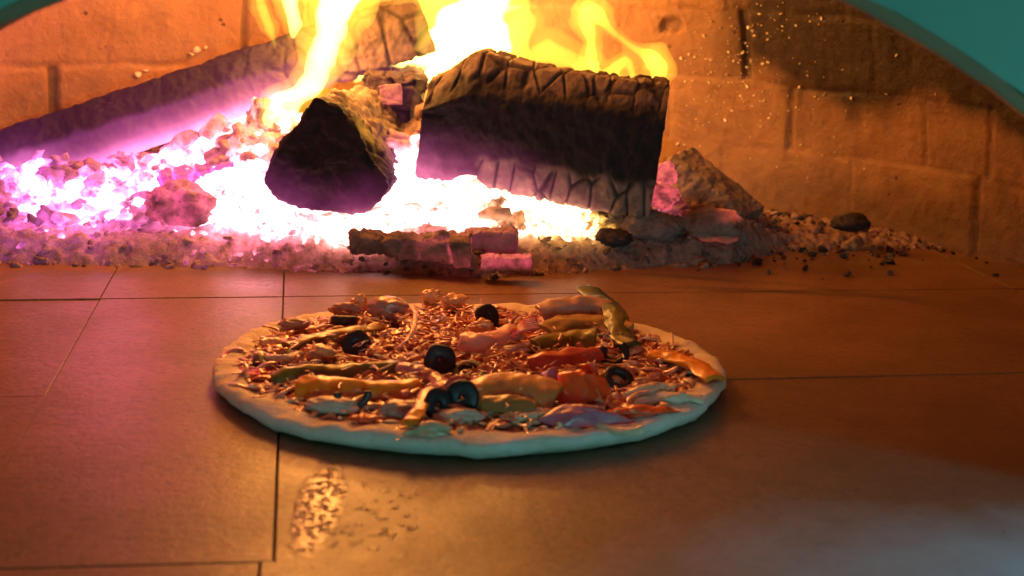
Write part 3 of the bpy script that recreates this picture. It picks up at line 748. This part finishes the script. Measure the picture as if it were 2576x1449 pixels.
def tube(V, F, pts, r, m=7, flat=1.0, taper=True):
    b = len(V); n = len(pts)
    for i, c in enumerate(pts):
        d = (pts[min(i + 1, n - 1)] - pts[max(i - 1, 0)]).normalized(); s = d.cross(Vector((0, 0, 1)))
        s = s.normalized() if s.length > .05 else Vector((1, 0, 0)); u = s.cross(d).normalized()
        k = 1 if (0 < i < n - 1 or not taper) else .55
        for j in range(m):
            a = 2 * math.pi * j / m; V.append(c + s * math.cos(a) * r * k + u * math.sin(a) * r * k * flat)
    for i in range(n - 1):
        for j in range(m):
            a = b + i * m + j; c = b + i * m + (j + 1) % m; F.append((a, c, c + m, a + m))
    F.append(tuple(range(b, b + m))[::-1]); F.append(tuple(range(b + (n - 1) * m, b + n * m)))
def shreds(name, count, mat, lr, rr_, seed, label=None, zlift=(0, .006), rmax=.90, flat=.7, melt=.00085):
    r_ = random.Random(seed); V, F, RV = [], [], []
    for _ in range(count):
        t = r_.uniform(0, 6.283); q = math.sqrt(r_.random()) * rmax * outline(t)
        x = PC.x + math.cos(t) * PRX * q; y = PC.y + math.sin(t) * PRY * q; z = .0115 + r_.uniform(*zlift) * (1 if q < .75 else .35)
        h = r_.uniform(0, 6.283); L = r_.uniform(*lr); rr = r_.uniform(*rr_); cur = r_.gauss(0, 60); tl = r_.gauss(0, .18)
        p = Vector((x, y, z)); pts = [p.copy()]
        for i in range(6):
            h += cur * L / 6 * 1.0 + r_.gauss(0, .15); p = p + Vector((math.cos(h), math.sin(h), tl)) * L / 6
            p.z = max(p.z, .0108); tl += r_.gauss(0, .12) - .03; pts.append(p.copy())
        nb = len(V); tube(V, F, pts, rr, 6, flat); cv = r_.random(); RV += [cv] * (len(V) - nb)
    o = mesh(name, V, F, mat, pizza, attrs={'vary': RV}); o['kind'] = 'stuff'
    if melt:
        m_ = o.modifiers.new('melt', 'REMESH'); m_.mode = 'VOXEL'; m_.voxel_size = melt; m_.use_smooth_shade = True
        m_ = o.modifiers.new('soften', 'SMOOTH'); m_.iterations = 9; m_.factor = .6
    if label: o['label'] = label
    return o
def vary_mat(name, stops, rough=.3):
    a = N(name)
    v = a.math('MULTIPLY_ADD', a.math('SUBTRACT', a.noise(75, 3, .6), .5), 2.6, .5)
    col = a.ramp(v, stops)
    col = a.mix(a.ramp(a.noise(110, 4), [(.45, 0), (.7, .5)]), col, (.42, .13, .05))
    return a.done(col, rough, a.bump(a.noise(260, 4, .65), .5, .001), **{'Subsurface Weight': .2, 'Subsurface Scale': .003, 'Coat Weight': .7, 'Coat Roughness': .07})
M_SHRED = vary_mat('melting_shreds', [(0, (.86, .66, .42)), (.35, (.84, .56, .30)), (.58, (.76, .38, .22)), (.74, (.52, .15, .08)), (1, (.84, .60, .46))])
M_BITS = vary_mat('ham_bits', [(0, (.75, .30, .20)), (.4, (.62, .17, .10)), (.7, (.80, .45, .28)), (1, (.40, .10, .08))])
M_CHEESE = food('grated_cheese', (.84, .52, .24), (.72, .34, .13), .25, 90, .4, .001, .25, .5)
M_HAM = food('shredded_ham', (.66, .24, .17), (.74, .40, .28), .28, 60, .4, .001, .2, .5)
M_PALE = food('pale_cheese', (.80, .58, .36), (.72, .48, .28), .25, 60, .4, .001, .25, .5)
shreds('grated_cheese', 1700, M_SHRED, (.004, .014), (.0011, .0021), 21, zlift=(-.001, .004))
shreds('shredded_ham', 380, M_BITS, (.008, .022), (.0014, .0030), 22, flat=.45, zlift=(-.001, .005))
shreds('pale_cheese_shreds', 170, M_PALE, (.008, .018), (.0010, .0018), 23)
M_OLIVE = food('black_olive', (.018, .009, .010), (.035, .016, .018), .42, 60, .5, .0010, 0, .1)
M_GREEN = food('green_pepper', (.16, .13, .014), (.24, .17, .02), .28, 40, .25, .001, .15, .5)
M_DGREEN = food('dark_green_pepper', (.025, .040, .006), (.06, .07, .01), .28, 40, .25, .001, .1, .5)
M_YELLOW = food('yellow_pepper', (.78, .24, .012), (.82, .30, .02), .28, 40, .25, .001, .2, .5)
M_ORANGE = food('orange_pepper', (.62, .22, .05), (.66, .30, .09), .28, 40, .3, .001, .2, .5)
M_OLIVEG = food('olive_green_pepper', (.30, .17, .045), (.40, .22, .06), .3, 30, .3, .001, .15, .4)
M_TOM = food('tomato', (.85, .085, .012), (.90, .13, .02), .22, 50, .3, .0012, .25, .6)
M_RED = food('red_pepper', (.62, .07, .045), (.70, .13, .07), .24, 50, .3, .0012, .2, .6)
M_ONION = food('red_onion', (.48, .13, .20), (.60, .30, .33), .26, 30, .25, .001, .3, .5)
M_PINK = food('crab_stick', (.82, .34, .26), (.85, .50, .38), .35, 30, .3, .001, .3, .3)
M_MUSH = food('mushroom', (.60, .42, .30), (.68, .54, .42), .35, 40, .35, .0012, .2, .3)
M_BROWN = food('brown_mushroom', (.40, .20, .14), (.52, .30, .22), .3, 40, .35, .0012, .2, .4)
def PZ(px, py, z=.013): return atz(px, py, z)
def strip(name, path, width, thick, mat, curl=.9, twist=0, z=.015, lift=None, label=None, wob=.04):
    """a curled slice: C-shaped cross-section swept along a path of view points"""
    P = [PZ(a, b, z + (lift[i] if lift else 0)) + Vector((0, 0, .0018 * math.sin(i * 2.1 + a))) for i, (a, b) in enumerate(path)]
    n = len(P); pts = []
    for i in range(n - 1):
        p0, p1, p2, p3 = P[max(0, i - 1)], P[i], P[i + 1], P[min(n - 1, i + 2)]
        for k in range(10):
            t = k / 10; pts.append(.5 * (2 * p1 + (p2 - p0) * t + (2 * p0 - 5 * p1 + 4 * p2 - p3) * t * t + (3 * p1 - p0 - 3 * p2 + p3) * t ** 3))
    pts.append(P[-1]); N_ = len(pts); m = 14; V, F = [], []
    for i, c in enumerate(pts):
        s = i / (N_ - 1); d = (pts[min(i + 1, N_ - 1)] - pts[max(i - 1, 0)]).normalized(); side = d.cross(Vector((0, 0, 1))).normalized(); up = side.cross(d).normalized()
        tw = twist * (s - .5) - (.55 if P[-1].x - P[0].x > abs(P[-1].y - P[0].y) else 0)
        side, up = side * math.cos(tw) + up * math.sin(tw), up * math.cos(tw) - side * math.sin(tw)
        wd = width * 1.05 * (1 + wob * 3 * nz(c, 60, 2)) * (.90 + .1 * min(1, 12 * min(s, 1 - s)))
        ring = []
        for j in range(m): 
            a = (j / (m - 1) - .5) * 2 * curl; R_ = wd / (2 * math.sin(min(curl, 1.5))) if curl > .05 else 1
            ring.append((R_ * math.sin(a), R_ * (math.cos(a) - math.cos(curl)), a))
        outer = [c + side * x + up * y for x, y, a in ring]
        inner = [c + side * (x - math.sin(a) * thick) + up * (y - math.cos(a) * thick) for x, y, a in ring][::-1]
        outer = [q + up * .0016 * nz(q, 75, 3) + side * .0012 * nz(q + Vector((5, 5, 5)), 90, 2) for q in outer]
        V += outer + inner
    M2 = 2 * m
    for i in range(N_ - 1):
        for j in range(M2):
            a = i * M2 + j; b = i * M2 + (j + 1) % M2; F.append((a, a + M2, b + M2, b))
    F.append(tuple(range(M2))); F.append(tuple(range((N_ - 1) * M2, N_ * M2))[::-1])
    o = mesh(name, V, F, mat, pizza)
    bv = o.modifiers.new('bevel', 'BEVEL'); bv.width = .0005; bv.segments = 2; bv.limit_method = 'ANGLE'; bv.angle_limit = rad(50)
    if label: o['label'] = label
    return o
tilt_of = {}
def blob(name, px, py, rx, ry, rz_, mat, z=.014, seed=0, rough=.25, rot=0, label=None, tilt=0):
    c = PZ(px, py, z); V = []; so = Vector((seed * 5.1, 2, 0)); R = Matrix.Rotation(rot, 3, 'Z') @ Matrix.Rotation(tilt, 3, 'X')
    for v in IV3:
        k = 1 + rough * nz(v + so, 1.3, 3) + .06 * nz(v + so, 5, 3)
        q = R @ (Vector((v.x * rx, v.y * ry, v.z * rz_)) * k); V.append(c + q)
    o = mesh(name, V, IF3, mat, pizza)
    if label: o['label'] = label
    return o
def olive(px, py, ro=.0088, ri=.0035, h=.0055, rot=(0, 0, 0), z=.018, arc=2 * math.pi, a0=0, label=None):
    V, F = [], []; m = 40; sec = []
    for j in range(12):
        a = 2 * math.pi * j / 12; ex = abs(math.cos(a)) ** .6 * math.copysign(1, math.cos(a)); ey = abs(math.sin(a)) ** .6 * math.copysign(1, math.sin(a))
        sec.append(((ro + ri) / 2 + (ro - ri) / 2 * ex, h / 2 * ey))
    R = Matrix.Rotation(rot[2], 3, 'Z') @ Matrix.Rotation(rot[1], 3, 'Y') @ Matrix.Rotation(rot[0], 3, 'X'); c = PZ(px, py, z)
    closed = arc > 6.2; nseg = m if closed else m + 1
    for i in range(nseg):
        t = a0 + arc * i / m
        for r, zz in sec:
            r2 = r * (1 + .12 * noise.noise(Vector((math.cos(t) * 1.5, math.sin(t) * 1.5, px * .1))))
            V.append(c + R @ Vector((math.cos(t) * r2, math.sin(t) * r2, zz)))
    for i in range(m):
        for j in range(12):
            a = i * 12 + j; b = ((i + 1) % nseg) * 12 + j; a2 = i * 12 + (j + 1) % 12; b2 = ((i + 1) % nseg) * 12 + (j + 1) % 12; F.append((a, b, b2, a2))
    if not closed: F.append(tuple(range(12))); F.append(tuple(range(m * 12, m * 12 + 12))[::-1])
    o = mesh('olive_ring', V, F, M_OLIVE, pizza)
    if label: o['label'] = label
# olives
olive(866, 806, .0095, .0045, .0065, (-.25, 0, 0), .019)
olive(897, 866, .0098, .001, .0055, (1.0, 0, 0), .018)
olive(1226, 795, 0.0090, .0006, .0055, (.9, .5, .3), .020)
olive(1106, 905, 0.0098, .0006, .006, (1.25, 0, .1), .020)
olive(1162, 1000, 0.0102, .0006, .0055, (1.3, 0, -.1), .020)
olive(1103, 1016, .0092, .0008, .0055, (1.2, .2, .4), .018)
olive(1545, 890, .0100, .0045, .0055, (.9, 0, 0), .018, arc=4.6, a0=2.6)
olive(886, 985, .0105, .0065, .0040, (1.35, 0, .1), .022, arc=3.1, a0=3.2, label='half olive ring lying over the yellow pepper strip')
olive(690, 905, .013, .005, .006, (.4, 0, 0), .015, arc=4, a0=3)
olive(1555, 955, .0095, .004, .006, (.6, .2, 0), .015)
olive(1180, 938, .012, .006, .004, (.3, 0, 0), .014)
olive(1690, 1350 - 390, .0001, .00005, .0001) if False else None
# pepper strips and other toppings
strip('pepper_strip', [(720, 868), (790, 852), (870, 838), (960, 815)], .012, .0028, M_OLIVEG, .7, z=.017, label='olive green pepper strip at the rear left')
strip('pepper_strip', [(683, 946), (760, 940), (860, 930), (1005, 918)], .0095, .003, M_GREEN, .9, z=.017, label='long green pepper strip at the left')
strip('pepper_strip', [(745, 972), (830, 978), (950, 978), (1060, 972)], .0165, .003, M_YELLOW, .8, z=.017, label='wide yellow pepper strip at the left')
strip('pepper_strip', [(1380, 838), (1440, 822), (1520, 820), (1570, 838)], .022, .003, M_OLIVEG, .7, z=.019, label='broad olive pepper piece at the rear right')
strip('pepper_strip', [(1350, 870), (1430, 852), (1500, 856)], .016, .003, M_GREEN, .7, z=.018)
strip('pepper_strip', [(1470, 722), (1510, 745), (1543, 785), (1562, 840), (1590, 872)], .016, .003, M_DGREEN, .6, z=.020, lift=[.001, .003, .003, .001, -.002], label='curved dark green pepper slice on the far right edge')
strip('pepper_strip', [(1360, 795), (1430, 775), (1490, 770), (1530, 790)], .022, .003, M_BROWN, .8, z=.020, lift=[0, .004, .004, 0])
strip('pepper_strip', [(1640, 892), (1690, 905), (1750, 925), (1800, 955)], .015, .003, M_YELLOW, .7, z=.0165, label='yellow pepper strip along the right rim')
strip('pepper_strip', [(1330, 908), (1400, 905), (1510, 890)], .012, .0045, M_RED, .7, z=.019, label='red pepper strip near the centre right')
strip('pepper_strip', [(1180, 1005), (1250, 990), (1330, 990), (1400, 1000)], .024, .0035, M_ORANGE, .75, z=.018, label='broad orange brown pepper piece at the front centre')
strip('pepper_strip', [(1210, 1012), (1270, 1018), (1350, 1022)], .012, .003, M_OLIVEG, .6, z=.018)
strip('pepper_strip', [(1085, 970), (1065, 1005), (1045, 1045), (1020, 1072)], .0085, .003, M_YELLOW, .7, z=.019, lift=[.003, .002, 0, -.003], label='short orange strip leaning towards the front rim')
# tomato wedge: thick bent plate
def wedge(name, pts, mat, th, label=None, zs=None):
    T = [PZ(a, b, (zs[i] if zs else .02)) for i, (a, b) in enumerate(pts)]
    V, F = [], []; n = len(T); c = sum(T, Vector()) / n; K = 10
    nr = (T[1] - T[0]).cross(T[2] - T[0]).normalized()
    if nr.dot(CO - c) < 0: nr = -nr
    ring_n = n * 6
    def per(s):
        s = s % n; i = int(s); return T[i].lerp(T[(i + 1) % n], s - i)
    for lay, sg in ((0, 1), (1, -1)):
        for k in range(K + 1):
            f = k / K if lay == 0 else 1 - k / K
            for j in range(ring_n):
                q = c.lerp(per(j / 6), max(f, .01)); e = (1 - f ** 4)
                V.append(q + nr * sg * th / 2 * (.35 + .65 * e) + nr * .0018 * nz(q, 70, 3) + nr * .004 * (1 - f * f))
    rows = 2 * (K + 1)
    for r in range(rows - 1):
        for j in range(ring_n):
            a = r * ring_n + j; b = r * ring_n + (j + 1) % ring_n; F.append((a, b, b + ring_n, a + ring_n))
    o = mesh(name, V, F, mat, pizza)
    if label: o['label'] = label
wedge('tomato_wedge', [(1402, 940), (1455, 932), (1480, 950), (1525, 955), (1540, 1003), (1470, 1018), (1405, 1010)], M_TOM, .005, zs=[.026, .028, .026, .024, .014, .014, .014])
wedge('onion_slice', [(1345, 1058), (1420, 1018), (1480, 1030), (1560, 1045), (1600, 1062), (1500, 1072), (1420, 1075)], M_ONION, .003, zs=[.013, .02, .02, .016, .013, .012, .012])
wedge('onion_slice', [(1360, 940), (1400, 925), (1412, 975), (1380, 985)], M_ONION, .003, zs=[.02, .026, .018, .016])
wedge('ham_piece', [(1175, 975), (1260, 940), (1310, 935), (1360, 960), (1290, 985), (1200, 995)], M_HAM, .003, zs=[.016, .022, .022, .018, .016, .015])
wedge('ham_piece', [(1110, 985), (1160, 945), (1170, 950), (1130, 990)], M_PINK, .002, zs=[.018, .024, .024, .017])
strip('onion_strip', [(1000, 930), (1050, 935), (1095, 950), (1120, 985)], .012, .0025, M_ONION, 1.0, z=.017)
strip('onion_strip', [(1042, 765), (1045, 800), (1035, 840), (1005, 872)], .0032, .002, M_PINK, .9, z=.021, lift=[.008, .008, .004, 0])
strip('onion_strip', [(1500, 1062), (1560, 1078), (1620, 1082)], .006, .002, M_PALE, .9, z=.014)
# crab stick with frayed end
strip('crab_stick', [(1165, 862), (1200, 868), (1250, 855), (1295, 838)], .016, .005, M_PINK, 1.1, z=.018)
V, F = [], []
for k in range(6):
    a_ = PZ(1285, 835 + k * 3, .022); b_ = PZ(1348 + k * 2, 800 + k * 5, .024 + .001 * k); mid_ = (a_ + b_) / 2 + Vector((0, 0, .002)); tube(V, F, [a_, mid_, b_], .0013, 6)
mesh('crab_fibres', V, F, M_RED, pizza)
blob('mushroom_piece', 975, 775, .0150, .010, .0085, M_BROWN, .020, 1, .18, label='large domed mushroom cap at the rear')
blob('mushroom_piece', 835, 1018, .0160, .008, .0042, M_MUSH, .015, 2, .25, -.15, label='pale mushroom slice at the front left')
blob('mushroom_piece', 1150, 1048, .014, .006, .004, M_MUSH, .014, 3, .3)
blob('mushroom_piece', 1420, 770, .0125, .008, .0065, M_BROWN, .020, 4, .3)
blob('mushroom_piece', 870, 780, .011, .005, .005, M_BROWN, .018, 5, .3)
blob('mushroom_piece', 740, 815, .010, .006, .0042, M_BROWN, .016, 6, .3)
blob('mushroom_piece', 1010, 1030, .012, .007, .005, M_BROWN, .014, 7, .3)
blob('mushroom_piece', 1300, 880, .012, .006, .0035, M_MUSH, .014, 8, .3, .5)
blob('cheese_lump', 1085, 1082, .013, .005, .0035, M_PALE, .014, 10, .5)
blob('cheese_lump', 1330, 1045, .014, .005, .003, M_PALE, .014, 11, .5, .3)
blob('cheese_lump', 1690, 1000, .019, .006, .0028, M_DOUGH, .013, 12, .3)
blob('cheese_lump', 800, 890, .010, .008, .006, M_CHEESE, .016, 13, .5)
blob('cheese_lump', 1215, 830, .008, .006, .007, M_CHEESE, .017, 14, .4)
blob('cheese_lump', 1140, 760, .008, .006, .006, M_CHEESE, .018, 15, .5)
blob('cheese_lump', 905, 765, .006, .005, .006, M_CHEESE, .018, 16, .5)
blob('cheese_lump', 1085, 745, .006, .005, .005, M_CHEESE, .018, 17, .5)
blob('sauce_spot', 1620, 1035, .017, .006, .0025, M_TOM, .0135, 20, .6)
blob('sauce_spot', 920, 1052, .008, .0035, .002, M_TOM, .0135, 21, .6)
blob('sauce_spot', 660, 940, .008, .010, .002, M_TOM, .0125, 22, .6)
strip('cheese_string', [(1575, 990), (1620, 985), (1660, 970), (1700, 975)], .007, .004, M_PALE, 1.2, z=.016)
strip('cheese_string', [(1590, 1008), (1650, 1003), (1720, 1000), (1770, 1005)], .006, .004, M_PALE, 1.2, z=.014)
strip('cheese_string', [(640, 885), (680, 898), (720, 905), (760, 895)], .006, .004, M_PALE, 1.2, z=.017)
strip('cheese_string', [(655, 870), (690, 862), (720, 870)], .005, .003, M_CHEESE, 1.2, z=.015)
# flecks that catch the light
shreds('cheese_strands', 260, M_SHRED, (.006, .016), (.0008, .0014), 30, zlift=(.006, .012), rmax=.8)
# small torn bits standing on edge
r_ = random.Random(77); V, F, RV = [], [], []
for _ in range(230):
    t = r_.uniform(0, 6.283); q = math.sqrt(r_.random()) * .86 * outline(t)
    c = Vector((PC.x + math.cos(t) * PRX * q, PC.y + math.sin(t) * PRY * q, .0125 + r_.uniform(0, .005) * (1 if q < .75 else .3)))
    Rm = Matrix.Rotation(r_.uniform(0, 6.28), 3, 'Z') @ Matrix.Rotation(r_.gauss(0, .55), 3, 'X') @ Matrix.Rotation(r_.gauss(0, .4), 3, 'Y')
    m = r_.choice((4, 5, 6)); L = r_.uniform(.003, .008); W_ = L * r_.uniform(.35, .8); th = r_.uniform(.0005, .0011); cur = r_.uniform(-60, 60); b = len(V)
    pr = [(L * math.cos(6.283 * i / m + .3) * r_.uniform(.7, 1.2), W_ * math.sin(6.283 * i / m + .3) * r_.uniform(.7, 1.2)) for i in range(m)]
    for sg in (1, -1):
        for f_ in (1.0, .55):
            for (x, y) in pr:
                x, y = x * f_, y * f_; V.append(c + Rm @ Vector((x, y, cur * x * x + sg * th * (1 if f_ < 1 else .6))))
    for i in range(m):
        k = (i + 1) % m
        F.append((b + i, b + k, b + m + k, b + m + i)); F.append((b + 2 * m + k, b + 2 * m + i, b + 3 * m + i, b + 3 * m + k)); F.append((b + k, b + i, b + 2 * m + i, b + 2 * m + k))
    F.append(tuple(range(b + m, b + 2 * m))); F.append(tuple(range(b + 3 * m, b + 4 * m))[::-1])
    RV += [r_.random()] * (len(V) - b)
o = mesh('ham_bits', V, F, M_BITS, pizza, attrs={'vary': RV}); o['kind'] = 'stuff'
